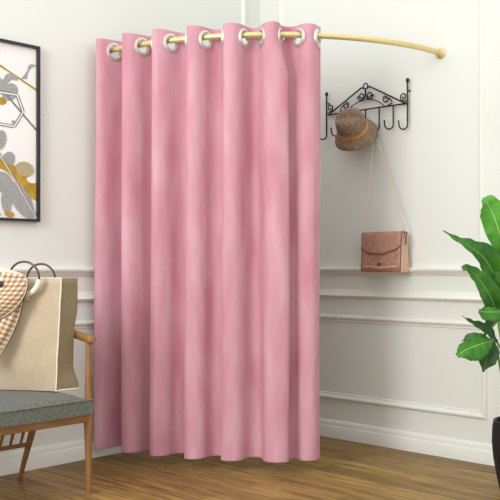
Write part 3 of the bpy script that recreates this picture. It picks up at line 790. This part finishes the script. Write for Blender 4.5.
# rolled-tip leaf
leaf([px(497, 316, 3.66), px(492, 300, 3.62), px(484, 286, 3.60), px(475, 275, 3.58), px(467, 268.5, 3.57), px(462, 269, 3.565)], [0.012, 0.042, 0.044, 0.036, 0.024, 0.014], [0.012, 0.044, 0.044, 0.030, 0.018, 0.010],
     [(-.3, -1, .4), (-.2, -1, .7), (0, -1, .9)], M['leaf'], fold=0.3, petiole=[px(505, 360, 3.70), root(-0.04, 0.01)])
# short broad leaf seen from the side
leaf([px(512, 316, 3.60), px(503, 312, 3.57), px(494, 312, 3.55), px(485, 312, 3.545), px(478.5, 311, 3.55)], [0.006, 0.034, 0.046, 0.038, 0.010], [0.006, 0.020, 0.030, 0.028, 0.008],
     [(0, -1, 1.1), (0, -1, .9), (-.2, -1, .6)], M['leaf_b'], fold=0.1, droop=0.2, petiole=[px(514, 360, 3.66), root(0.0, -0.03)])
# thin pointed leaf
leaf([px(497, 342, 3.60), px(488, 332, 3.57), px(480, 327, 3.55), px(471, 322, 3.54), px(462, 316, 3.53)], [0.006, 0.020, 0.018, 0.008, 0.001], [0.006, 0.024, 0.022, 0.010, 0.001],
     [(-.1, -1, .6), (0, -1, .8)], M['leaf_d'], fold=0.4, petiole=[px(508, 365, 3.66), root(-0.05, -0.02)])
# big round leaf
leaf([px(493, 341, 3.57), px(484, 343, 3.545), px(475, 346, 3.53), px(465, 350, 3.52), px(457, 356, 3.525)], [0.006, 0.046, 0.060, 0.050, 0.010], [0.006, 0.026, 0.036, 0.032, 0.010],
     [(.0, -1, .6), (-.1, -1, .4), (-.3, -1, .1)], M['leaf_b'], fold=0.1, droop=0.25, wave=0.003)
# its shaded neighbour behind
leaf([px(492, 340, 3.60), px(480, 338, 3.60), px(470, 338, 3.61), px(462, 341, 3.63)], [0.005, 0.018, 0.022, 0.003], [0.005, 0.022, 0.022, 0.003], [(-.2, -1, .8), (-.2, -1, .8)], M['leaf'], fold=0.2)
# hanging dark leaf
leaf([px(494, 341, 3.60), px(490, 350, 3.57), px(486, 360, 3.56), px(483, 372, 3.56)], [0.006, 0.040, 0.040, 0.003], [0.006, 0.036, 0.034, 0.003], [(-.1, -1, .2), (0, -1, 0)], M['leaf_d'], fold=0.3,
     petiole=[px(500, 365, 3.60), px(506, 400, 3.66), root(-0.06, -0.03)])
leaf([px(498, 300, 3.66), px(503, 285, 3.64), px(505, 262, 3.63), px(503, 240, 3.64)], [0.006, 0.036, 0.036, 0.002], [0.006, 0.036, 0.036, 0.002], [(-.5, -1, .2), (-.4, -1, .1)], M['leaf'], fold=0.3, petiole=[px(508, 350, 3.7), root(-0.02, 0.02)])
leaf([px(502, 345, 3.60), px(510, 352, 3.56), px(520, 356, 3.53), px(534, 366, 3.52)], [0.006, 0.05, 0.05, 0.003], [0.006, 0.036, 0.034, 0.003], [(0, -1, .8), (0, -1, .5)], M['leaf_d'], fold=0.2)
for k, (ax, hh, ll) in enumerate([(-.3, .78, .42), (.4, .62, .40), (1.1, .85, .38), (1.9, .55, .36)]):    # the side of the plant beyond the frame
    d = Vector((math.cos(ax), math.sin(ax)*0.6, 0)); b = pc+d*0.06+UP*(0.262+hh*0.55)
    leaf([b, b+d*ll*.3+UP*.12, b+d*ll*.6+UP*.17, b+d*ll+UP*.08], [0.006, 0.05, 0.055, 0.003], [0.006, 0.05, 0.055, 0.003], [(-d.x, -d.y, 1), (d.x, d.y, 1.2)], M['leaf'], fold=0.25, petiole=[pc+d*0.04+UP*0.4, root(d.x*0.03, d.y*0.03)])

# ------------------------------------------------------------------ light, camera
w = bpy.data.worlds.new('world'); bpy.context.scene.world = w; w.use_nodes = True
bg = w.node_tree.nodes['Background']; bg.inputs[0].default_value = (1.0, 0.995, 0.98, 1); bg.inputs[1].default_value = 1.36
def area(name, loc, target, sx, sy, power, col):
    l = bpy.data.lights.new(name, 'AREA'); l.shape = 'RECTANGLE'; l.size = sx; l.size_y = sy; l.energy = power; l.color = col
    o = bpy.data.objects.new(name, l); COL.objects.link(o); o.location = loc
    o.rotation_euler = (Vector(target)-Vector(loc)).to_track_quat('-Z', 'Y').to_euler(); return o
area('window_daylight', (-2.4, 1.0, 2.2), (0.2, 4.6, 0.8), 1.2, 1.6, 86, (1, 0.99, 0.985))

cam = bpy.data.cameras.new('camera'); co = bpy.data.objects.new('camera', cam); COL.objects.link(co)
co.location = (0, 0, H); co.rotation_euler = (PI/2, 0, 0)
cam.sensor_width = 36; cam.lens = 36*F/500; cam.shift_y = (HY-250)/500
sc_ = bpy.context.scene; sc_.camera = co
vs_ = sc_.view_settings; sc_.display_settings.display_device = 'sRGB'
vs_.view_transform = 'Standard'; vs_.look = 'None'; vs_.exposure = 0.0; vs_.gamma = 1; vs_.use_curve_mapping = False
